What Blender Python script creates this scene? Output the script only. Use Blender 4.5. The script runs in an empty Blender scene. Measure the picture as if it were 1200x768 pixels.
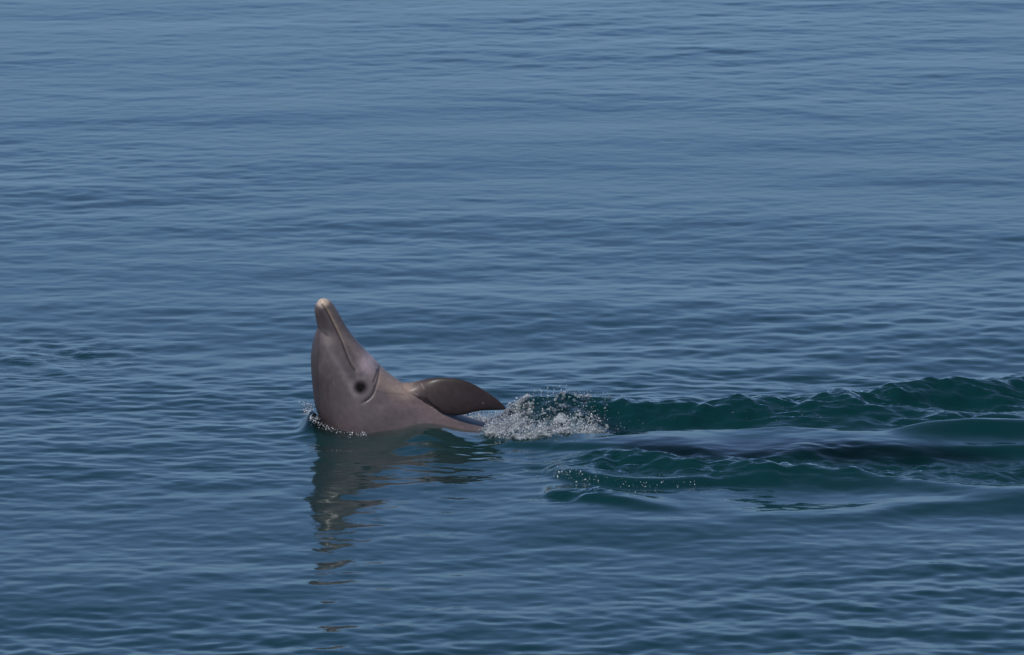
import bpy, bmesh, math, random
import numpy as np
from mathutils import Vector, Matrix

rng = np.random.default_rng(11)
random.seed(11)
SC = bpy.context.scene
COL = SC.collection

# ------------------------------------------------------------------ camera
DIST, FPX = 25.0, 7812.0                 # metres to the dolphin, focal length in 1200-px units
TH = math.radians(10.5)                  # the camera looks down on the dolphin by this much
T0 = TH - math.atan((500 - 384) / FPX)   # pitch of the view axis
CAM = np.array([0.0, -DIST * math.cos(TH), DIST * math.sin(TH)])
FWD = np.array([0.0, math.cos(T0), -math.sin(T0)])
UP = np.array([0.0, math.sin(T0), math.cos(T0)])
S = DIST / FPX                           # metres per photo pixel at the dolphin
cam = bpy.data.cameras.new("camera")
cam_o = bpy.data.objects.new("camera", cam)
COL.objects.link(cam_o)
cam_o.location = CAM
cam_o.rotation_euler = (math.pi / 2 - T0, 0, 0)
cam.sensor_width = 36.0
cam.lens = 36.0 * FPX / 1200.0
cam.clip_start, cam.clip_end = 0.5, 20000.0
cam.dof.use_dof = True
cam.dof.focus_distance = DIST - 0.1
cam.dof.aperture_fstop = 13.0
SC.camera = cam_o

# ------------------------------------------------------------------ sky, sun, exposure
SUN_EL, SUN_AZ = math.radians(58), math.radians(222)   # azimuth clockwise from +Y
world = bpy.data.worlds.new("World")
SC.world = world
world.use_nodes = True
wn = world.node_tree
wn.nodes.clear()
wo = wn.nodes.new("ShaderNodeOutputWorld")
bg = wn.nodes.new("ShaderNodeBackground")
sky = wn.nodes.new("ShaderNodeTexSky")
sky.sky_type = 'NISHITA'
sky.sun_disc = False
sky.sun_elevation = SUN_EL
sky.sun_rotation = SUN_AZ
sky.altitude = 0
sky.air_density = 0.55
sky.dust_density = 0.1
sky.ozone_density = 4.2
bg.inputs["Strength"].default_value = 0.135
# summer haze evens out the bright band along the horizon
cap = wn.nodes.new("ShaderNodeMix")
cap.data_type = 'RGBA'; cap.blend_type = 'DARKEN'
cap.inputs[0].default_value = 1.0
cap.inputs[7].default_value = (1.90, 3.18, 4.98, 1)
wn.links.new(sky.outputs[0], cap.inputs[6])
wn.links.new(cap.outputs[2], bg.inputs[0])
wn.links.new(bg.outputs[0], wo.inputs[0])

sun = bpy.data.lights.new("sun", 'SUN')
sun.energy = 3.6
sun.angle = math.radians(0.53)
sun.color = (1.0, 0.96, 0.91)
sun_o = bpy.data.objects.new("sun", sun)
COL.objects.link(sun_o)
sdir = Vector((math.sin(SUN_AZ) * math.cos(SUN_EL), math.cos(SUN_AZ) * math.cos(SUN_EL), math.sin(SUN_EL)))
sun_o.rotation_euler = sdir.to_track_quat('Z', 'Y').to_euler()
sun_o.location = sdir * 30

vs = SC.view_settings
vs.view_transform = 'Standard'
vs.look = 'None'
vs.exposure = 0.0
vs.gamma = 1.0
vs.use_curve_mapping = False
SC.cycles.max_bounces = 12
SC.cycles.transparent_max_bounces = 12
SC.cycles.use_denoising = True


# ------------------------------------------------------------------ helpers
def ray_at_z(px, py, z=0.0):
    d = FWD * FPX + np.array([1.0, 0, 0]) * (px - 600) - UP * (py - 384)
    t = (z - CAM[2]) / d[2]
    p = CAM + d * t
    return p[0], p[1]


def plane_pt(px, py):
    """photo pixel -> (x, z) on the dolphin's own upright plane y = 0"""
    d = FWD * FPX + np.array([1.0, 0, 0]) * (px - 600) - UP * (py - 384)
    t = -CAM[1] / d[1]
    p = CAM + d * t
    return p[0], p[2]


def tag(o, label=None, cat=None, kind=None, group=None):
    for k, v in (("label", label), ("category", cat), ("kind", kind), ("group", group)):
        if v:
            o[k] = v
    return o


def mesh_from_np(name, verts, faces, smooth=True):
    """faces: (n,3) or (n,4) int array, all of one size"""
    me = bpy.data.meshes.new(name)
    nv, nf, k = len(verts), len(faces), faces.shape[1]
    me.vertices.add(nv)
    me.vertices.foreach_set("co", np.ascontiguousarray(verts, dtype=np.float32).ravel())
    me.loops.add(nf * k)
    me.loops.foreach_set("vertex_index", np.ascontiguousarray(faces, dtype=np.int32).ravel())
    me.polygons.add(nf)
    me.polygons.foreach_set("loop_start", np.arange(0, nf * k, k, dtype=np.int32))
    me.update(calc_edges=True)
    if smooth:
        me.polygons.foreach_set("use_smooth", np.ones(nf, dtype=bool))
    return me


def catmull(P, n):
    """P (m,d) control rows -> smooth rows, n steps per span"""
    P = np.asarray(P, float)
    Q = np.vstack([2 * P[0] - P[1], P, 2 * P[-1] - P[-2]])
    out = []
    for i in range(1, len(Q) - 2):
        for k in range(n):
            t = k / n
            a, b, c, d = Q[i - 1], Q[i], Q[i + 1], Q[i + 2]
            out.append(0.5 * (2 * b + (c - a) * t + (2 * a - 5 * b + 4 * c - d) * t * t + (3 * b - a - 3 * c + d) * t ** 3))
    out.append(Q[-2])
    return np.array(out)


def sstep(a, b, x):
    t = np.clip((x - a) / (b - a), 0, 1)
    return t * t * (3 - 2 * t)


class Field:
    """random periodic height field with a band of wavelengths, unit rms slope"""
    def __init__(self, seed, N, L, lo, hi, power, spread, heading):
        r = np.random.default_rng(seed)
        k = np.fft.fftfreq(N, L / N)
        kx, ky = np.meshgrid(k, k, indexing='ij')
        kk = np.hypot(kx, ky)
        kk[0, 0] = 1e-9
        lam = 1 / kk
        band = sstep(lo * 0.7, lo * 1.2, lam) * (1 - sstep(hi * 0.8, hi * 1.5, lam))
        ang = np.arctan2(ky, kx) - heading
        dirw = np.exp(-(np.sin(ang + math.pi / 2) ** 2 * 0 + np.cos(ang) ** 2 * -1 + 1) / (2 * spread ** 2))
        amp = kk ** (-power) * band * dirw
        ph = np.exp(2j * np.pi * r.random((N, N))) * r.normal(size=(N, N))
        f = np.fft.ifft2(amp * ph).real
        sx = (np.roll(f, -1, 0) - f) * N / L
        sy = (np.roll(f, -1, 1) - f) * N / L
        self.f = (f / math.sqrt((sx ** 2 + sy ** 2).mean())).astype(np.float32)
        self.N, self.L = N, L

    def __call__(self, x, y):
        u = (x / self.L * self.N) % self.N
        v = (y / self.L * self.N) % self.N
        i, j = np.floor(u).astype(np.int64), np.floor(v).astype(np.int64)
        a, b = (u - i).astype(np.float32), (v - j).astype(np.float32)
        i %= self.N; j %= self.N
        i1, j1 = (i + 1) % self.N, (j + 1) % self.N
        f = self.f
        return (f[i, j] * (1 - a) + f[i1, j] * a) * (1 - b) + (f[i, j1] * (1 - a) + f[i1, j1] * a) * b


# ------------------------------------------------------------------ the sea's shape
HEAD = math.pi / 2 + 0.10
F_SWELL = Field(1, 512, 37.0, 0.7, 2.6, 2.2, 0.5, HEAD)
F_RIP = Field(2, 2048, 23.0, 0.075, 0.50, 1.85, 0.85, HEAD)
F_FINE = Field(3, 2048, 17.3, 0.04, 0.12, 1.9, 0.85, HEAD - 0.25)
F_CHOP = Field(4, 1024, 6.1, 0.035, 0.16, 1.9, 3.0, 0.3)
F_PATCH = Field(5, 256, 61.0, 1.5, 9.0, 2.0, 0.9, HEAD)
PS = float(F_PATCH.f.std())
RS = float(F_CHOP.f.std())


def crest(pts):
    rows = []
    for px, py, H in pts:
        x, y = ray_at_z(px, py, H)
        rows.append((x, y, H))
    r = catmull(rows, 8)
    r[:, 2] = np.maximum(r[:, 2], 0)
    return r[np.argsort(r[:, 0])]


# (crest line, width of the near face, width of the back)
RIDGES = [
    (crest([(560, 504, 0), (584, 492, .032), (608, 477, .070), (638, 465, .088), (690, 467, .082), (740, 465, .072), (785, 465, .066), (860, 471, .056),
            (920, 473, .050), (985, 469, .052), (1033, 461, .055), (1083, 451, .058), (1200, 439, .060), (1400, 425, .05), (1700, 410, 0)]), .27, .22),
    (crest([(960, 474, 0), (1010, 470, .02), (1080, 463, .03), (1140, 461, .03), (1200, 456, .03), (1400, 450, .02), (1600, 450, 0)]), .13, .10),
    (crest([(650, 500, 0), (690, 492, .02), (740, 488, .030), (790, 486, .034), (840, 486, .032), (890, 483, .028), (930, 486, 0)]), .12, .12),
    (crest([(880, 492, 0), (935, 486, .030), (1000, 482, .038), (1100, 484, .038), (1200, 488, .036), (1400, 492, .04), (1600, 495, 0)]), .26, .16),
    (crest([(1030, 517, 0), (1083, 509, .035), (1130, 506, .045), (1200, 504, .05), (1400, 502, .04), (1600, 500, 0)]), .10, .14),
    (crest([(560, 512, 0), (640, 516, .014), (720, 513, .028), (800, 508, .040), (880, 506, .042), (960, 508, .040), (1040, 512, .030), (1130, 514, .016), (1250, 516, 0)]), .52, .07),
    (crest([(570, 520, 0), (640, 524, .012), (720, 529, .020), (800, 533, .026), (867, 540, .028), (950, 534, .028), (1033, 529, .028), (1200, 525, .028), (1400, 520, .02), (1600, 518, 0)]), .075, .36),
    (crest([(646, 547, 0), (665, 541, .016), (690, 537, .026), (720, 536, .032), (772, 540, .034), (830, 546, .036), (917, 549, .038), (1000, 551, .038),
            (1040, 557, .032), (1100, 565, .026), (1200, 572, .022), (1400, 585, 0)]), .17, .08),
    (crest([(636, 551, 0), (646, 552, .014), (664, 554, .026), (690, 558, .032), (725, 563, .034), (775, 565, .030), (830, 564, .024), (900, 563, .016), (980, 566, 0)]), .050, .16),
    (crest([(634, 585, 0), (650, 578, .020), (690, 582, .024), (740, 590, .018), (800, 600, 0)]), .055, .14),
    (crest([(800, 596, 0), (900, 604, .008), (1000, 601, .012), (1067, 591, .018), (1200, 583, .022), (1400, 575, .018), (1600, 570, 0)]), .13, .22),
    (crest([(560, 612, 0), (640, 606, .012), (760, 612, .014), (880, 616, .008), (960, 616, 0)]), .25, .3),
]
# smooth mounds: px, py, height, sigma x, sigma y
MOUNDS = [
    (500, 508, .040, .125, (.36, .11)),     # water bulging over the flank
    (440, 511, .010, .12, .14),
    (365, 499, .052, .030, .13),    # piled up against the melon
    (382, 505, .022, .075, .12),
    (760, 586, .022, .42, .30),
]
MOUNDS_W = [(*ray_at_z(a, b), h, sx, sy) for a, b, h, sx, sy in MOUNDS]
TURB = [(660, 500, .24, .30, .6), (760, 500, .40, .15, .8), (900, 497, .4, .2, .7), (1000, 484, .50, .30, .75), (1150, 474, .5, .45, .55), (1110, 505, .35, .12, .6), (730, 553, .26, .17, 1.0), (860, 558, .40, .18, .8), (1000, 553, .45, .22, .6), (1150, 555, .4, .2, .4),
        (690, 588, .16, .06, .8), (380, 505, .05, .10, .3), (60, 418, .35, .5, .25)]
TURB_W = [(*ray_at_z(a, b), sx, sy, w) for a, b, sx, sy, w in TURB]
CALM = [(480, 520, .22, .22, .35), (690, 521, .30, .20, .8), (850, 530, .40, .24, .95), (1080, 526, .50, .20, .9), (640, 560, .25, .35, .35), (830, 590, .3, .15, .4)]
CALM_W = [(*ray_at_z(a, b), sx, sy, w) for a, b, sx, sy, w in CALM]


def wake(x, y):
    h = np.zeros_like(x)
    for c, wn_, wf_ in RIDGES:
        yc = np.interp(x, c[:, 0], c[:, 1])
        H = np.interp(x, c[:, 0], c[:, 2], left=0, right=0)
        wob = 1 + 0.25 * np.sin(x * 11 + c[0, 1] * 7) * np.sin(x * 4.3 + 1)
        d = yc - y
        near = np.exp(-np.abs(np.maximum(d, 0) / (wn_ * wob)) ** 1.9)
        far = np.exp(-(np.minimum(d, 0) / wf_) ** 2)
        h += H * near * far
    for cx, cy, H, sx, sy in MOUNDS_W:
        if isinstance(sy, tuple):
            sy = np.where(y < cy, sy[0], sy[1])
        h += H * np.exp(-((x - cx) / sx) ** 2 - ((y - cy) / sy) ** 2)
    return h


def masks(x, y):
    turb = np.zeros_like(x)
    for cx, cy, sx, sy, w in TURB_W:
        turb = np.maximum(turb, w * np.exp(-((x - cx) / sx) ** 2 - ((y - cy) / sy) ** 2))
    calm = np.zeros_like(x)
    for cx, cy, sx, sy, w in CALM_W:
        calm = np.maximum(calm, w * np.exp(-((x - cx) / sx) ** 2 - ((y - cy) / sy) ** 2))
    return turb * (1 - calm), calm


def sea(x, y, dx=None):
    """height of the water at (x, y); dx is the local grid spacing, fine waves fade where it is coarse"""
    if dx is None:
        dx = np.full_like(x, .012)
    turb, calm = masks(x, y)
    patch = (1 - .50 * sstep(1.5, 10, y) + .85 * sstep(-.5, -2.8, y)) * np.clip(0.93 + 0.34 * F_PATCH(x, y) / PS, 0.4, 1.5)
    rid = F_CHOP(x * .5 + 4, y * .9 + 1)
    rid = 1.1 * (RS - np.abs(rid))
    fade = lambda lam: 1 - sstep(lam * .25, lam * .6, dx)
    h = 0.012 * (1 - .3 * sstep(1, 7, y)) * F_SWELL(x, y) * fade(1.2)
    h = h + 0.036 * F_RIP(x, y) * patch * (1 - .8 * calm) * fade(.12)
    h = h + 0.025 * (1 + .5 * sstep(-.3, -2., y)) * F_FINE(x, y) * np.clip(patch, .3, 1.7) * (1 - calm) * fade(.06)
    chop = .6 * F_CHOP(x * .55, y * .95) + .55 * F_CHOP(x * .9 + 2, y * 1.25)
    h = h + ((0.010 + 0.56 * turb) * chop + .34 * turb * rid + .30 * turb * F_CHOP(x * .33 + 1.7, y * .33 + .9) / .33 + .30 * turb * F_FINE(x + 3, y)) * (1 - calm * .6) * fade(.06)
    h = h + wake(x + .010 * F_CHOP(x * .31 + 3, y * .31) / 0.02 * .2, y + .012 * F_CHOP(x * .43, y * .43 + 2) / 0.02 * .3)
    return h


def axis(dense, outer, growth, lo, hi):
    """grid coordinates: the given dense list, then spacing growing to +-outer"""
    a = list(dense)
    st = a[1] - a[0]; p = a[0]; left = []
    while p > lo:
        st *= growth; p -= st; left.append(p)
    st = a[-1] - a[-2]; p = a[-1]; right = []
    while p < hi:
        st *= growth; p += st; right.append(p)
    return np.array(left[::-1] + a + right)


xs = axis(np.arange(-2.45, 2.4501, .0115), 0, 1.05, -5000, 5000)
yd = np.concatenate([np.arange(-5.0, -1.15, .021), np.arange(-1.15, 1.1, .0115), np.arange(1.1, 15.5, .030)])
ys = axis(yd, 0, 1.05, -5000, 9000)
gx, gy = np.meshgrid(xs, ys, indexing='ij')
dgx = np.gradient(xs)[:, None] * np.ones_like(gy)
dgy = np.gradient(ys)[None, :] * np.ones_like(gx)
dmax = np.maximum(dgx, dgy * .5)
gz = sea(gx, gy, dmax)
nx, ny = gx.shape
verts = np.stack([gx, gy, gz], -1).reshape(-1, 3)
idx = np.arange(nx * ny).reshape(nx, ny)
quads = np.stack([idx[:-1, :-1], idx[1:, :-1], idx[1:, 1:], idx[:-1, 1:]], -1).reshape(-1, 4)
# close the body of water below the sheet
ZB = -3.0
corner = np.array([[xs[0], ys[0], ZB], [xs[-1], ys[0], ZB], [xs[-1], ys[-1], ZB], [xs[0], ys[-1], ZB]])
n0 = nx * ny
verts = np.vstack([verts, corner])
me = bpy.data.meshes.new("water")
sides = [list(idx[::-1, 0]) + [n0, n0 + 1], list(idx[-1, ::-1]) + [n0 + 1, n0 + 2], list(idx[:, -1]) + [n0 + 2, n0 + 3], list(idx[0, :]) + [n0 + 3, n0], [n0, n0 + 3, n0 + 2, n0 + 1]]
loops = np.concatenate([quads.ravel()] + [np.array(s) for s in sides]).astype(np.int32)
tot = np.array([4] * len(quads) + [len(s) for s in sides])
start = np.concatenate([[0], np.cumsum(tot)[:-1]]).astype(np.int32)
me.vertices.add(len(verts)); me.vertices.foreach_set("co", verts.astype(np.float32).ravel())
me.loops.add(len(loops)); me.loops.foreach_set("vertex_index", loops)
me.polygons.add(len(tot)); me.polygons.foreach_set("loop_start", start)
sm = np.ones(len(tot), dtype=bool); sm[-5:] = False
me.update(calc_edges=True)
me.polygons.foreach_set("use_smooth", sm)
tb = me.attributes.new("churn", 'FLOAT', 'POINT')
tb.data.foreach_set("value", np.concatenate([masks(gx, gy)[0].ravel(), np.zeros(4)]).astype(np.float32))
water = bpy.data.objects.new("water", me)
COL.objects.link(water)
tag(water, kind='structure', label='calm blue green sea with a dark wake behind the dolphin')


# ------------------------------------------------------------------ materials
def new_mat(name):
    m = bpy.data.materials.new(name)
    m.use_nodes = True
    nt = m.node_tree
    nt.nodes.clear()
    out = nt.nodes.new("ShaderNodeOutputMaterial")
    return m, nt, out, nt.nodes.new, nt.links.new


def water_material():
    m, nt, out, N, L = new_mat("sea_water")
    tc = N("ShaderNodeTexCoord")
    mp = N("ShaderNodeMapping"); mp.inputs["Scale"].default_value = (0.6, 1.0, 1.0)
    L(tc.outputs["Object"], mp.inputs[0])
    n1 = N("ShaderNodeTexNoise"); n1.inputs["Scale"].default_value = 16; n1.inputs["Detail"].default_value = 4; n1.inputs["Roughness"].default_value = .55
    L(mp.outputs[0], n1.inputs["Vector"])
    bmp = N("ShaderNodeBump"); bmp.inputs["Strength"].default_value = 1.0; bmp.inputs["Distance"].default_value = 0.0012
    L(n1.outputs["Fac"], bmp.inputs["Height"])
    at = N("ShaderNodeAttribute"); at.attribute_name = "churn"
    mp2 = N("ShaderNodeMapping"); mp2.inputs["Scale"].default_value = (0.55, 1.0, 1.0)
    L(tc.outputs["Object"], mp2.inputs[0])
    n3 = N("ShaderNodeTexNoise"); n3.inputs["Scale"].default_value = 42; n3.inputs["Detail"].default_value = 3
    L(mp2.outputs[0], n3.inputs["Vector"])
    mm = N("ShaderNodeMath"); mm.operation = 'MULTIPLY'; mm.inputs[1].default_value = .011
    L(at.outputs["Fac"], mm.inputs[0])
    b2 = N("ShaderNodeBump"); b2.inputs["Strength"].default_value = 1.0
    L(mm.outputs[0], b2.inputs["Distance"]); L(n3.outputs["Fac"], b2.inputs["Height"]); L(bmp.outputs[0], b2.inputs["Normal"])
    bmp = b2
    fr = N("ShaderNodeFresnel"); fr.inputs["IOR"].default_value = 1.333
    L(bmp.outputs[0], fr.inputs["Normal"])
    gl = N("ShaderNodeBsdfGlossy"); gl.inputs["Roughness"].default_value = 0.022
    gl.inputs["Color"].default_value = (1, 1, 1, 1)
    L(bmp.outputs[0], gl.inputs["Normal"])
    tr = N("ShaderNodeBsdfTransparent"); tr.inputs["Color"].default_value = (0.75, 0.92, 0.92, 1)
    df = N("ShaderNodeBsdfDiffuse"); df.inputs["Color"].default_value = (0.0018, 0.0255, 0.0265, 1)
    mx = N("ShaderNodeMixShader"); mx.inputs[0].default_value = 0.88
    fm = N("ShaderNodeAttribute"); fm.attribute_name = "film"
    fx = N("ShaderNodeMapRange"); fx.inputs[3].default_value = .88; fx.inputs[4].default_value = .15
    L(fm.outputs["Fac"], fx.inputs[0]); L(fx.outputs[0], mx.inputs[0])
    L(tr.outputs[0], mx.inputs[1]); L(df.outputs[0], mx.inputs[2])
    mf = N("ShaderNodeMixShader")
    L(fr.outputs[0], mf.inputs[0]); L(mx.outputs[0], mf.inputs[1]); L(gl.outputs[0], mf.inputs[2])
    L(mf.outputs[0], out.inputs["Surface"])
    ab = N("ShaderNodeVolumeAbsorption"); ab.inputs["Color"].default_value = (0.25, 0.62, 0.60, 1); ab.inputs["Density"].default_value = 4.0
    L(ab.outputs[0], out.inputs["Volume"])
    return m


water.data.materials.append(water_material())


def seabed_material():
    m, nt, out, N, L = new_mat("sea_floor_silt")
    b = N("ShaderNodeBsdfDiffuse")
    n = N("ShaderNodeTexNoise"); n.inputs["Scale"].default_value = 1.3
    r = N("ShaderNodeValToRGB")
    r.color_ramp.elements[0].color = (0.06, 0.10, 0.08, 1); r.color_ramp.elements[1].color = (0.10, 0.14, 0.11, 1)
    L(n.outputs["Fac"], r.inputs[0]); L(r.outputs[0], b.inputs["Color"]); L(b.outputs[0], out.inputs["Surface"])
    return m


bed = bpy.data.objects.new("seabed", mesh_from_np("seabed", np.array([[-4900, -4900, -2.6], [4900, -4900, -2.6], [4900, 8900, -2.6], [-4900, 8900, -2.6]], float), np.array([[0, 1, 2, 3]])))
COL.objects.link(bed)
bed.data.materials.append(seabed_material())
tag(bed, kind='structure')


# ------------------------------------------------------------------ the dolphin
def loft(rows, seg=40, n=None):
    """rows: (n, 3, 3) centre, half axis a, half axis b"""
    V, Fc = [], []
    ph = np.linspace(0, 2 * np.pi, seg, endpoint=False)
    cs, sn = np.cos(ph), np.sin(ph)
    for i, (c, a, b) in enumerate(rows):
        e = 2 / (n[i] if n is not None else 2.0)
        ca, sb = np.sign(cs) * np.abs(cs) ** e, np.sign(sn) * np.abs(sn) ** e
        V.append(c + ca[:, None] * a + sb[:, None] * b)
    V = np.concatenate(V)
    n = len(rows)
    for i in range(n - 1):
        for j in range(seg):
            k = (j + 1) % seg
            Fc.append((i * seg + j, i * seg + k, (i + 1) * seg + k, (i + 1) * seg + j))
    Fc.append(tuple(range(seg))[::-1])
    Fc.append(tuple(range((n - 1) * seg, n * seg)))
    return V, Fc


# dorsal outline, ventral outline (photo pixels of the upright plane), half width in pixels
BODY = [
    (376.2, 350.0, 379.8, 349.6, 1.5),
    (373.3, 352.2, 384.8, 351.4, 6.0),
    (369.9, 357.0, 390.0, 356.2, 9.5),
    (368.6, 363.5, 394.3, 362.8, 11.5),
    (370.0, 373.0, 400.2, 372.6, 13.5),
    (371.6, 383.0, 406.3, 383.0, 16.5),
    (369.3, 391.0, 411.5, 390.5, 20.0),
    (366.3, 402.0, 419.5, 400.5, 25.5),
    (364.4, 417.0, 430.0, 412.5, 31.0),
    (364.8, 434.0, 441.5, 424.0, 36.0),
    (366.4, 455.0, 454.5, 436.5, 40.5),
    (370.0, 478.0, 468.0, 446.5, 44.0),
    (381.0, 505.0, 483.0, 455.5, 48.0),
    (402.0, 534.0, 502.0, 467.5, 53.0),
    (432.0, 560.0, 522.0, 479.0, 58.0),
    (472.0, 584.0, 546.0, 489.5, 62.0),
    (520.0, 603.0, 578.0, 498.8, 66.0),
    (580.0, 616.0, 622.0, 506.5, 67.0),
    (655.0, 612.0, 680.0, 503.0, 64.0),
    (735.0, 606.0, 750.0, 500.0, 59.0),
    (820.0, 592.0, 828.0, 499.0, 51.0),
    (900.0, 574.0, 904.0, 500.0, 40.0),
    (975.0, 557.0, 977.0, 502.0, 28.0),
    (1040.0, 545.0, 1041.0, 507.0, 17.0),
    (1090.0, 540.0, 1090.0, 514.0, 9.5),
    (1124.0, 536.0, 1124.0, 521.0, 6.5),
    (1146.0, 533.0, 1146.0, 526.0, 4.0),
]


def bend(px):
    """the tail end swings towards the viewer"""
    return -.67 * float(sstep(600, 800, np.array(float(px))))


rows = []
for dx_, dy_, vx_, vy_, hw in catmull(BODY, 6):
    yb = bend((dx_ + vx_) / 2)
    d = np.array([plane_pt(dx_, dy_)[0], yb, plane_pt(dx_, dy_)[1]])
    v = np.array([plane_pt(vx_, vy_)[0], yb, plane_pt(vx_, vy_)[1]])
    rows.append(((d + v) / 2, (v - d) / 2, np.array([0, max(hw, 1) * S, 0])))
bm = bmesh.new()


LOFTS = []


def add_loft(rws, seg=40, n=None):
    V, Fc = loft(rws, seg, n)
    LOFTS.append(V)
    vv = [bm.verts.new(p) for p in V]
    for f in Fc:
        bm.faces.new([vv[i] for i in f])


add_loft(rows, 48, 2.0 + .55 * sstep(60, 95, np.arange(len(rows), dtype=float)) * sstep(140, 120, np.arange(len(rows), dtype=float)))


def blade(sec, yoff, thick, ytrail=None, drop=None, mirror=1):
    """a fin: rows of (leading x,y, trailing x,y) in pixels of the upright plane, depth offset and half thickness per row"""
    rw = catmull(np.column_stack([np.array(sec, float), np.array(yoff, float), np.array(thick, float), np.array(ytrail if ytrail else yoff, float)]), 6)
    out_ = []
    for lx, ly, tx, ty, yo, th_, yt in rw:
        # the offset towards the camera shifts the picture down; lift by the same amount so the outline holds
        k_ = math.tan(TH) * (mirror == 1)
        l = np.array([plane_pt(lx, ly)[0], yo * mirror, plane_pt(lx, ly)[1] + abs(yo) * k_])
        t = np.array([plane_pt(tx, ty)[0], yt * mirror, plane_pt(tx, ty)[1] + abs(yt) * k_])
        if drop:
            for p in (l, t):
                k = drop * max(0.0, (p[0] - plane_pt(478, 470)[0]))
                p[2] -= k
        c, a = (l + t) / 2, (t - l) / 2
        nrm = np.cross(a, np.array([0, 1.0, 0])); nrm = np.cross(a, nrm)
        nrm = np.array([0, 1.0, 0.0])
        out_.append((c, a, nrm * max(th_, .0035)))
    return out_


FLIP = [(468, 450, 480, 461), (486, 447.4, 498, 470), (504, 443.8, 513, 480.5), (521, 442.6, 528.5, 487.2), (540, 444.6, 543, 486.6), (557, 451.2, 556, 483.2), (573, 461, 570, 481.6), (586, 470.8, 583, 481.4), (594, 478.6, 592.2, 480.8)]
FY = [-.006, -.030, -.048, -.058, -.063, -.064, -.060, -.055, -.050]
from mathutils.bvhtree import BVHTree
bm.normal_update()
bvh = BVHTree.FromBMesh(bm)


def flank_y(px, py):
    d = FWD * FPX + np.array([1.0, 0, 0]) * (px - 600) - UP * (py - 384)
    h = bvh.ray_cast(Vector(CAM), Vector(d / np.linalg.norm(d)))[0]
    return h.y if h else 0.0


Y2 = [flank_y(q[2], q[3] + 1.5) for q in FLIP[:4]]
print("flank", Y2)
FY2 = [Y2[0] + .02, Y2[1] - .002, Y2[2] - .006, Y2[3] - .010, Y2[3] - .015, -.085, -.073, -.062, -.055]
FT = [.030, .026, .022, .019, .016, .013, .010, .0075, .004]
add_loft(blade(FLIP, FY, FT, FY2), 28)
add_loft(blade(FLIP, FY, FT, FY2, drop=1.4, mirror=-1), 28)
# dorsal fin, under water because the animal swims belly up
DORS = [(650, 650, 750, 640), (665, 668, 752, 660), (692, 692, 758, 682), (722, 712, 768, 702), (748, 724, 774, 718)]
add_loft(blade(DORS, [bend(700)] * 5, [.022, .018, .013, .009, .005]), 20)
# flukes: flat, spreading sideways
for sgn in (1, -1):
    fl = []
    for yy, x0, x1, th_ in [(0, 1110, 1166, .016), (.06, 1122, 1170, .013), (.12, 1140, 1176, .011), (.18, 1160, 1186, .009), (.24, 1184, 1200, .007), (.27, 1200, 1207, .005)]:
        a0, z0 = plane_pt(x0, 530); a1, z1 = plane_pt(x1, 530)
        fl.append((np.array([(a0 + a1) / 2, bend(1100) + yy * sgn, z0]), np.array([(a1 - a0) / 2, 0, 0]), np.array([0, 0, th_])))
    add_loft(fl, 20)
bmesh.ops.recalc_face_normals(bm, faces=bm.faces[:])
raw = bpy.data.meshes.new("raw")
bm.to_mesh(raw); bm.free()
tmp = bpy.data.objects.new("tmp", raw)
COL.objects.link(tmp)
rm = tmp.modifiers.new("r", 'REMESH')
rm.mode = 'VOXEL'; rm.voxel_size = 0.0036
dg = bpy.context.evaluated_depsgraph_get()
body_me = bpy.data.meshes.new_from_object(tmp.evaluated_get(dg))
bpy.data.objects.remove(tmp); bpy.data.meshes.remove(raw)
body_me.name = "body"


def get_co(me_):
    a = np.empty(len(me_.vertices) * 3, np.float32)
    me_.vertices.foreach_get("co", a)
    return a.reshape(-1, 3).astype(float)


def get_no(me_):
    a = np.empty(len(me_.vertices) * 3, np.float32)
    me_.vertices.foreach_get("normal", a)
    return a.reshape(-1, 3).astype(float)


co = get_co(body_me)
ed = np.empty(len(body_me.edges) * 2, np.int32)
body_me.edges.foreach_get("vertices", ed)
ed = ed.reshape(-1, 2)
deg = np.bincount(ed.ravel(), minlength=len(co)).astype(float)[:, None]


def relax(c, n, f=.5):
    for _ in range(n):
        acc = np.zeros_like(c)
        for k in range(3):
            acc[:, k] = np.bincount(ed[:, 0], c[ed[:, 1], k], len(c)) + np.bincount(ed[:, 1], c[ed[:, 0], k], len(c))
        c = c + f * (acc / deg - c)
    return c


for _ in range(5):                       # Taubin: smooth without shrinking
    co = relax(co, 1, .55); co = relax(co, 1, -.57)
co = relax(co, 2, .5)
body_me.vertices.foreach_set("co", co.astype(np.float32).ravel())
body_me.update()
no = get_no(body_me)

# picture-like side coordinates of every skin point (the far flank mirrors the near one)
Xp = 600 + co[:, 0] / S
zz0 = plane_pt(600, 500)[1]
Yp = 500 - co[:, 2] * math.cos(TH) / S + np.abs(co[:, 1]) * math.sin(TH) / S * (Xp < 600)


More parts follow.
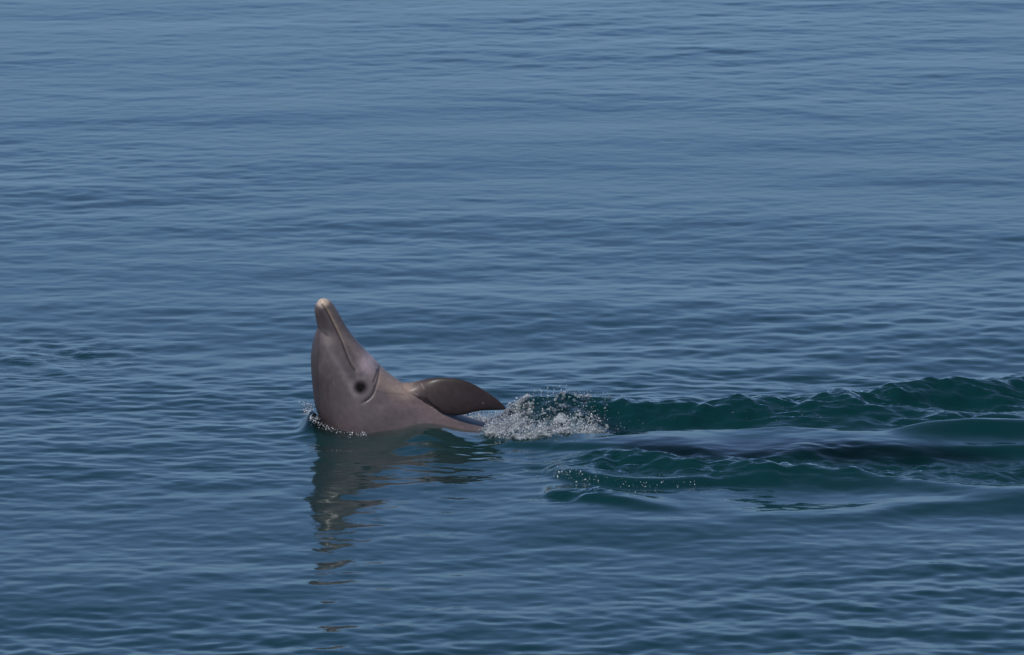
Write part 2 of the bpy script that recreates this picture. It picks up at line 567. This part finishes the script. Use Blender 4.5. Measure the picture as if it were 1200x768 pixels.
def dist_poly(pts, width=None):
    """distance of every vertex to a polyline, and the parameter 0..1 along it"""
    P = catmull(np.array(pts, float), 5)
    best = np.full(len(co), 1e9); par = np.zeros(len(co)); side = np.zeros(len(co))
    sel = (Xp > P[:, 0].min() - 25) & (Xp < P[:, 0].max() + 25) & (Yp > P[:, 1].min() - 25) & (Yp < P[:, 1].max() + 25)
    x, y = Xp[sel], Yp[sel]
    b, pr, sd = best[sel], par[sel], side[sel]
    for i in range(len(P) - 1):
        ax, ay = P[i]; ex, ey = P[i + 1] - P[i]
        L2 = ex * ex + ey * ey + 1e-9
        t = np.clip(((x - ax) * ex + (y - ay) * ey) / L2, 0, 1)
        d = np.hypot(x - ax - t * ex, y - ay - t * ey)
        m = d < b
        b = np.where(m, d, b); pr = np.where(m, (i + t) / (len(P) - 1), pr)
        sd = np.where(m, np.sign(ex * (y - ay) - ey * (x - ax)), sd)
    best[sel], par[sel], side[sel] = b, pr, sd
    return best, par, side


PX = S                                       # one pixel in metres
disp = np.zeros(len(co))
base = np.tile(np.array([0.118, 0.096, 0.093]), (len(co), 1))


def blend(mask, col):
    global base
    m = np.clip(mask, 0, 1)[:, None]
    base = base * (1 - m) + np.array(col) * m


def g(d, s):
    return np.exp(-(d / s) ** 2)


head = (Xp < 476).astype(float)
nside = np.abs(co[:, 1]) * 1.0
on_side = sstep(.0, .02, nside)

# pale throat, chest and belly
thr, _, _ = dist_poly([(386, 352), (400, 372), (422, 402), (445, 428), (470, 450), (505, 478), (560, 500), (640, 512)])
blend(.38 * g(thr, 16), (.21, .172, .162))
# neck behind the jaw, its warm sunlit look painted into the colour
nk, _, _ = dist_poly([(450, 442), (462, 452), (474, 458)])
blend(.60 * g(nk, 12), (.33, .265, .215))
# dark patch of the upper jaw
uj, _, _ = dist_poly([(377, 366), (381, 378), (387, 388)])
blend(.8 * g(uj, 7.5), (.044, .034, .032))
lj, _, _ = dist_poly([(389, 366), (398, 384), (409, 402), (420, 416)])
blend(.5 * g(lj, 5), (.23, .195, .165))  # highlight along the lower jaw, painted into the skin colour
# pale beak tip
tipd = np.hypot(Xp - 379, Yp - 353.5)
blend(.9 * sstep(11, 4, tipd), (.40, .335, .27))
# cheek, its wet sheen painted as a pale spot in the colour
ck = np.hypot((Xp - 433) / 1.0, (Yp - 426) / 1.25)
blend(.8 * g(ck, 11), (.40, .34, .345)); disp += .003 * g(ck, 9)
# light and dark bands from the beak to the eye
st, sp, _ = dist_poly([(376, 393), (386, 408), (397, 425), (408, 446), (418, 465)])
blend(.38 * g(st, 4.0), (.25, .215, .21))
st2, _, _ = dist_poly([(391, 410), (402, 425), (413, 440), (420, 449)])
blend(.50 * g(st2, 4.5), (.085, .074, .078))
# darker melon front and crown
ml, _, _ = dist_poly([(364, 400), (364, 430), (367, 470), (380, 505), (405, 540)])
blend(.65 * g(ml, 9), (.056, .045, .044))
for k, ln in enumerate([[(379, 440), (378, 458), (380, 480)], [(386, 450), (385, 465), (387, 484)], [(373.5, 440), (374, 465), (376, 482)]]):
    d, p, _ = dist_poly(ln)
    w = np.sin(np.clip(p, 0, 1) * np.pi)
    blend(.35 * g(d, 1.6) * w, (.07, .055, .053)); disp -= .0016 * g(d, 1.8) * w
cape, _, _ = dist_poly([(366, 395), (363, 420), (366, 455), (378, 500), (405, 540)])
blend(.58 * g(cape, 26), (.060, .047, .046))
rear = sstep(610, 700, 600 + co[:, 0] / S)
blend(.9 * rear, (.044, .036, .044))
# eye patch
ey = np.hypot(Xp - 423.3, (Yp - 454.3))
blend(.98 * sstep(10.5, 2.0, ey), (.008, .007, .008))
blend(.22 * g(np.abs(ey - 10.5), 3), (.26, .23, .225))
disp += .0022 * g(ey, 10) - .0008 * g(np.abs(ey - 5.2), 1.8)
# flipper: darker skin
from mathutils.kdtree import KDTree


def near_dist(pts, sel):
    kd = KDTree(len(pts))
    for q, p_ in enumerate(pts):
        kd.insert(p_, q)
    kd.balance()
    out_ = np.full(len(co), 9.0)
    for q in np.nonzero(sel)[0]:
        out_[q] = kd.find(co[q])[2]
    return out_


selF = (Xp > 470) & (Xp < 640)
fl_pts = np.vstack([LOFTS[1], LOFTS[2]])
flm = sstep(.016, .007, near_dist(fl_pts, selF)) * sstep(.004, .014, near_dist(LOFTS[0], selF) - .004)
flm = flm * sstep(476, 506, Xp + (Yp - 455) * .2)
blend(.92 * flm, (.054, .042, .040))
for k, ln in enumerate([[(494, 450), (497, 456)], [(572, 459.5), (574, 461)], [(566, 472), (567, 473)], [(486, 461), (490, 463)]]):
    d, p, _ = dist_poly(ln)
    blend(.45 * g(d, .8), (.30, .25, .23))
# axilla crease along the flipper's rear root: shallow groove, its shade painted dark
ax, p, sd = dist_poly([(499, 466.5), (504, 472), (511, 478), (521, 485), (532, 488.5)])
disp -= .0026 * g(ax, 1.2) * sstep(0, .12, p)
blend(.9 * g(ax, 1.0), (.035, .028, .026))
# mouth line
mo, p, sd = dist_poly([(377.0, 356.5), (383, 364), (389.5, 376), (396, 389), (403, 404), (409, 420), (414, 430), (419.5, 436.5)])
mm = sstep(0, .04, p) * sstep(1, .94, p)
disp -= .0032 * g(mo, 1.1) * mm
disp += .0012 * g(np.where(sd < 0, mo - 3.0, 99), 2.2)
blend(.97 * g(mo, .85) * mm, (.030, .022, .016))
blend(.5 * g(np.where(sd < 0, mo - 1.8, 99), 1.0) * sstep(.75, .2, p), (.34, .255, .16))
# folds behind the jaw and eye: grooves, with the shade in them painted
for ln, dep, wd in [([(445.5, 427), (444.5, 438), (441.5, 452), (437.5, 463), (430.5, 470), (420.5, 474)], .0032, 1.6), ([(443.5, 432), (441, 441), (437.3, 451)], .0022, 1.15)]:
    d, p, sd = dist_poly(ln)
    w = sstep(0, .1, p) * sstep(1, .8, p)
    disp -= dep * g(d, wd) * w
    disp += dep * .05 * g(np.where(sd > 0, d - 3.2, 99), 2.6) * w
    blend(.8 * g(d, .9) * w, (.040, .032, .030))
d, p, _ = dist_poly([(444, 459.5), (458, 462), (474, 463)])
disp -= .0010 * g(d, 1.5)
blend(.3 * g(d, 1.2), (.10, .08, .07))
# ridge down the melon beside the beak crease
d, p, sd = dist_poly([(374, 386), (373.8, 402), (373.2, 420), (372.0, 446), (373.5, 476)])
w = sstep(0, .08, p) * sstep(1, .7, p)
disp -= .0026 * g(d, 1.7) * w
blend(.5 * g(d, 1.3) * w, (.05, .04, .04))
# crease where the beak meets the melon
d, p, sd = dist_poly([(371.5, 383.5), (376, 387.5), (382, 393), (388, 397)])
w = sstep(1.02, .5, p)
disp -= .0020 * g(d, 2.0) * w
blend(.45 * g(d, 1.8) * w, (.055, .044, .042))
# soft mottling so no flank is flat
mot = (F_CHOP(co[:, 0] * 1.7 + 1, co[:, 2] * 1.7 + co[:, 1]) / F_CHOP.f.std())
mot2 = (F_CHOP(co[:, 0] * .4 + 5, co[:, 2] * .4 + co[:, 1] * .7) / F_CHOP.f.std())
base *= (1 + .035 * np.clip(mot, -2, 2) + .07 * np.clip(mot2, -2, 2))[:, None]
disp += .00035 * mot2
fd_, _, _ = dist_poly([(478, 452), (492, 452), (515, 449), (545, 452)])
for k in range(16):                      # old tooth-rake scratches
    sx_, sy_ = rng.uniform(372, 520), rng.uniform(400, 490)
    an, ln_ = rng.uniform(-.5, .5) + (1.2 if sx_ < 440 else .3), rng.uniform(8, 24)
    cv = rng.normal() * .15
    d, p, _ = dist_poly([(sx_ + t * ln_ * math.cos(an + cv * t), sy_ + t * ln_ * math.sin(an + cv * t)) for t in (0, .35, .7, 1)])
    blend(rng.uniform(.10, .28) * g(d, .65) * np.sin(np.clip(p, 0, 1) * np.pi), (.26, .22, .21))
wet = (1 - .85 * sstep(10, 4, ey)) * (1 - .6 * np.clip(flm * 1.6 + g(fd_, 16) * 1.2, 0, 1))
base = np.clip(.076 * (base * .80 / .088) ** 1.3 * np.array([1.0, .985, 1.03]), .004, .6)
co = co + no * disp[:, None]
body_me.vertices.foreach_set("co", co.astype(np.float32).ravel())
at = body_me.color_attributes.new("pigment_and_light", 'FLOAT_COLOR', 'POINT')  # skin pigment together with the painted sheen, highlight and crease shade
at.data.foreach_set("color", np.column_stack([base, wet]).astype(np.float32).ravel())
body_me.polygons.foreach_set("use_smooth", np.ones(len(body_me.polygons), dtype=bool))
body_me.update()


def skin_material():
    m, nt, out, N, L = new_mat("wet_skin")
    p = N("ShaderNodeBsdfPrincipled")
    a = N("ShaderNodeVertexColor"); a.layer_name = "pigment_and_light"
    tc = N("ShaderNodeTexCoord")
    n = N("ShaderNodeTexNoise"); n.inputs["Scale"].default_value = 60; n.inputs["Detail"].default_value = 5
    L(tc.outputs["Object"], n.inputs["Vector"])
    mr = N("ShaderNodeMapRange"); mr.inputs[1].default_value = .3; mr.inputs[2].default_value = .7; mr.inputs[3].default_value = .86; mr.inputs[4].default_value = 1.12
    L(n.outputs["Fac"], mr.inputs[0])
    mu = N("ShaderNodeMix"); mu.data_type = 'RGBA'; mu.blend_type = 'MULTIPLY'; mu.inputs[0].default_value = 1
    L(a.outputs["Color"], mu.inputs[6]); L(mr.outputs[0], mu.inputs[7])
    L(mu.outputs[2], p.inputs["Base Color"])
    rr = N("ShaderNodeMapRange"); rr.inputs[3].default_value = .46; rr.inputs[4].default_value = .64
    L(n.outputs["Fac"], rr.inputs[0]); L(rr.outputs[0], p.inputs["Roughness"])
    p.inputs["IOR"].default_value = 1.38
    p.inputs["Subsurface Weight"].default_value = .0
    for sock, hi_ in (("Coat Weight", .26), ("Specular IOR Level", .5)):
        k = N("ShaderNodeMath"); k.operation = 'MULTIPLY'; k.inputs[1].default_value = hi_
        L(a.outputs["Alpha"], k.inputs[0]); L(k.outputs[0], p.inputs[sock])
    p.inputs["Coat Roughness"].default_value = .27
    n2 = N("ShaderNodeTexNoise"); n2.inputs["Scale"].default_value = 220; n2.inputs["Detail"].default_value = 3
    L(tc.outputs["Object"], n2.inputs["Vector"])
    b = N("ShaderNodeBump"); b.inputs["Strength"].default_value = .25; b.inputs["Distance"].default_value = .001
    L(n2.outputs["Fac"], b.inputs["Height"]); L(b.outputs[0], p.inputs["Normal"])
    L(p.outputs[0], out.inputs["Surface"])
    return m


# over the body the water is a thin clear film
flat = verts[:n0]
near_body = np.nonzero((flat[:, 0] > -.95) & (flat[:, 0] < 2.1) & (flat[:, 1] > -1.15) & (flat[:, 1] < .45))[0]
film = np.zeros(len(verts), np.float32)
for q in near_body:
    r_ = bvh.find_nearest(Vector(flat[q]), .2)
    if r_[3] is not None:
        film[q] = r_[3]
    else:
        film[q] = 9
film[near_body] = sstep(.15, .03, film[near_body])
fa = me.attributes.new("film", 'FLOAT', 'POINT')
fa.data.foreach_set("value", film)
body_me.materials.clear()
body_me.materials.append(skin_material())
root = bpy.data.objects.new("dolphin", None)
COL.objects.link(root)
root.empty_display_size = .2
tag(root, "brownish grey dolphin swimming belly up with its beak raised out of the water", "dolphin")
body = bpy.data.objects.new("body", body_me)
COL.objects.link(body)
body.parent = root


def eye_material():
    m, nt, out, N, L = new_mat("eye_surface")
    p = N("ShaderNodeBsdfPrincipled")
    n = N("ShaderNodeTexNoise"); n.inputs["Scale"].default_value = 90
    r = N("ShaderNodeValToRGB")
    r.color_ramp.elements[0].color = (.004, .004, .005, 1); r.color_ramp.elements[1].color = (.016, .012, .010, 1)
    L(n.outputs["Fac"], r.inputs[0]); L(r.outputs[0], p.inputs["Base Color"])
    p.inputs["Roughness"].default_value = .3
    p.inputs["IOR"].default_value = 1.16
    L(p.outputs[0], out.inputs["Surface"])
    return m


em = eye_material()
near = (co[:, 1] < -.02)
i_eye = np.argmin(np.where(near, np.hypot(Xp - 423.3, Yp - 454.3), 1e9))
pe = co[i_eye] - no[i_eye] * .0122
for sgn in (1, -1):
    b = bmesh.new()
    bmesh.ops.create_uvsphere(b, u_segments=20, v_segments=14, radius=.0132)
    e = bpy.data.meshes.new("eye"); b.to_mesh(e); b.free()
    e.polygons.foreach_set("use_smooth", np.ones(len(e.polygons), dtype=bool))
    e.materials.append(em)
    o = bpy.data.objects.new("eye", e); COL.objects.link(o)
    o.location = (pe[0], pe[1] * sgn, pe[2]); o.scale = (1.1, 1, .85)
    o.parent = root

# ------------------------------------------------------------------ splash
ICO = {}
for lev in (1, 2):
    b = bmesh.new(); bmesh.ops.create_icosphere(b, subdivisions=lev, radius=1.0)
    b.verts.ensure_lookup_table()
    ICO[lev] = (np.array([v.co[:] for v in b.verts]), np.array([[v.index for v in f.verts] for f in b.faces])); b.free()


def balls(P, R, lev=1, squash=None):
    v, f = ICO[lev]
    n = len(P)
    sc = np.ones((n, 3)) if squash is None else squash
    V = (v[None] * (R[:, None] * sc)[:, None, :] + P[:, None, :]).reshape(-1, 3)
    Fc = (f[None] + (np.arange(n) * len(v))[:, None, None]).reshape(-1, 3)
    return V, Fc


def drop_material(name, white, trans, bump):
    m, nt, out, N, L = new_mat(name)
    p = N("ShaderNodeBsdfPrincipled")
    n = N("ShaderNodeTexNoise"); n.inputs["Scale"].default_value = 26; n.inputs["Detail"].default_value = 3
    tc = N("ShaderNodeTexCoord"); L(tc.outputs["Object"], n.inputs["Vector"])
    r = N("ShaderNodeMapRange"); r.inputs[1].default_value = .35; r.inputs[2].default_value = .65
    r.inputs[3].default_value = min(1, trans + .2); r.inputs[4].default_value = max(0, trans - .45)
    L(n.outputs["Fac"], r.inputs[0]); L(r.outputs[0], p.inputs["Transmission Weight"])
    p.inputs["Base Color"].default_value = white
    p.inputs["Roughness"].default_value = .04
    p.inputs["IOR"].default_value = 1.333
    v = N("ShaderNodeTexVoronoi"); v.inputs["Scale"].default_value = 150
    L(tc.outputs["Object"], v.inputs["Vector"])
    bp = N("ShaderNodeBump"); bp.inputs["Strength"].default_value = .8; bp.inputs["Distance"].default_value = bump
    L(v.outputs["Distance"], bp.inputs["Height"]); L(bp.outputs[0], p.inputs["Normal"])
    L(p.outputs[0], out.inputs["Surface"])
    return m


def surf(px, py):
    """points of the picture dropped on the water"""
    x = np.zeros_like(px); y = np.zeros_like(px); h = np.zeros_like(px)
    for _ in range(9):
        for i in range(len(px)):
            x[i], y[i] = ray_at_z(px[i], py[i], h[i])
        h = .5 * h + .5 * sea(x, y)
    return np.column_stack([x, y, h])


A = RIDGES[0][0]


def on_face(n, x0, x1, back, front, lift):
    x = rng.uniform(x0, x1, n)
    yc = np.interp(x, A[:, 0], A[:, 1])
    y = yc + back - (back + (yc - foot(x)) * 1.12) * rng.random(n)
    z = sea(x, y)
    return np.column_stack([x, y, z])


def X(px):
    return (px - 600) * S


FOOT = np.array([ray_at_z(px, py, .012) for px, py in [(566, 509), (585, 514), (610, 518.5), (650, 518), (700, 515), (740, 512)]])


def foot(x):
    return np.interp(x, FOOT[:, 0], FOOT[:, 1])


def splash_weight(P):
    """how much spray stands at a point: solid on the left and along the foot, thin in the hollow"""
    yc = np.interp(P[:, 0], A[:, 0], A[:, 1])
    v = (yc - P[:, 1]) / (yc - foot(P[:, 0]))     # 0 crest .. 1 foot
    u = (P[:, 0] - X(569)) / (X(715) - X(569))    # 0 left .. 1 right
    solid = np.maximum(sstep(.42, .12, u), sstep(.45, .75, v) * sstep(1.05, .75, u))
    hollow = g(np.hypot((u - .66) / .34, (v - .22) / .30), 1)
    w = np.clip(.18 + solid, 0, 1) * (1 - .85 * hollow) * sstep(-.02, .05, u) * sstep(1.05, .8, u)
    return w * (1 - sstep(.97, 1.08, v))


# joined lumps of thrown water
P = on_face(12000, X(562), X(722), .06, .50, 0)
w = splash_weight(P)
P = P[rng.random(len(P)) < w][:4200]
lump = (F_CHOP(P[:, 0] * .9, P[:, 1] * .5) / F_CHOP.f.std())
P[:, 2] += np.maximum(lump, -.6) * .008 + rng.random(len(P)) ** 2 * .006 - .006
R = rng.uniform(.0038, .0088, len(P))
ropes, rr = [], []
for k in range(70):
    i = rng.integers(len(P)); q = P[i].copy(); a = rng.uniform(0, 6.28); pit = rng.uniform(-.2, 1.0)
    for s_ in range(rng.integers(4, 10)):
        a += rng.normal() * .6; pit -= .2
        q = q + np.array([math.cos(a) * .005, math.sin(a) * .004, math.sin(pit) * .005])
        ropes.append(q.copy()); rr.append(rng.uniform(.0028, .0058))
P = np.vstack([P, np.array(ropes)]); R = np.concatenate([R, rr])
V, Fc = balls(P, R, 1)
raw = mesh_from_np("raw", V, Fc)
tmp = bpy.data.objects.new("tmp", raw); COL.objects.link(tmp)
rm = tmp.modifiers.new("r", 'REMESH'); rm.mode = 'VOXEL'; rm.voxel_size = .0026
dg = bpy.context.evaluated_depsgraph_get()
sp_me = bpy.data.meshes.new_from_object(tmp.evaluated_get(dg)); sp_me.name = "splash"
bpy.data.objects.remove(tmp); bpy.data.meshes.remove(raw)
sp_me.polygons.foreach_set("use_smooth", np.ones(len(sp_me.polygons), dtype=bool))
sp_me.materials.clear()
MAT_SPLASH = drop_material("churned_water", (.55, .59, .60, 1), .93, .006)
sp_me.materials.append(MAT_SPLASH)
splash = bpy.data.objects.new("splash", sp_me); COL.objects.link(splash)
tag(splash, "glittering lump of churned water thrown up just behind the flipper", "splash", kind='stuff')

# loose drops over and round it
P = on_face(26000, X(560), X(735), .09, .52, 0)
w = splash_weight(P)
P = P[rng.random(len(P)) < w * .9 + .02][:5200]
P[:, 2] += rng.random(len(P)) ** 3 * .028
R = np.clip(rng.lognormal(math.log(.0015), .4, len(P)), .0007, .004)
hi = np.array([[X(rng.uniform(640, 672)), .08 + rng.normal() * .04, .125 + rng.random() * .02] for _ in range(26)])
P = np.vstack([P, hi]); R = np.concatenate([R, rng.uniform(.001, .0026, len(hi))])
V, Fc = balls(P, R, 1, 1 + rng.normal(size=(len(P), 3)) * .28)
MAT_DROP = drop_material("water_drops", (.80, .82, .84, 1), .8, .0008)
dm = mesh_from_np("spray_drops", V, Fc); dm.materials.append(MAT_DROP)
drops = bpy.data.objects.new("spray_drops", dm); COL.objects.link(drops)
tag(drops, "loose sparkling drops of spray above the splash behind the flipper", "spray", kind='stuff')


# beads at the head's waterline
def beads(name, label, pts, n, spread, rmin, rmax, lift, mat=MAT_DROP):
    c = catmull(np.array(pts, float), 12)
    i = rng.integers(0, len(c), n)
    pp = c[i] + rng.normal(size=(n, 2)) * np.array(spread)
    Q = surf(pp[:, 0].copy(), pp[:, 1].copy())
    Q[:, 2] += rng.random(n) ** 2 * lift
    R_ = rmin + (rmax - rmin) * rng.random(n) ** 2.2
    V_, F_ = balls(Q, R_, 1, 1 + rng.normal(size=(n, 3)) * .2)
    mm_ = mesh_from_np(name, V_, F_); mm_.materials.append(mat)
    o = bpy.data.objects.new(name, mm_); COL.objects.link(o)
    return tag(o, label, "foam", kind='stuff')


beads("foam_beads", "line of foam beads where the dolphin's head enters the water", [(359, 475), (362, 485), (372, 494), (388, 499), (408, 503), (428, 507)], 750, (3.0, 3.4), .0008, .0030, .012)
beads("foam_beads", "spray drops on the water showing in the gap under the flipper", [(546, 489), (558, 491), (572, 492), (588, 490)], 520, (6, 3.4), .0009, .0034, .02)
beads("foam_beads", "scattered foam beads on the dark ripple in front of the wake", [(648, 549), (665, 556), (690, 562), (725, 567), (770, 569), (830, 571)], 170, (9, 3.6), .0009, .0030, .005)
beads("foam_beads", "sparse foam beads on the green wave to the right of the splash", [(705, 497), (740, 495), (790, 494), (830, 488), (890, 484), (960, 478)], 40, (12, 6), .0008, .0026, .005)
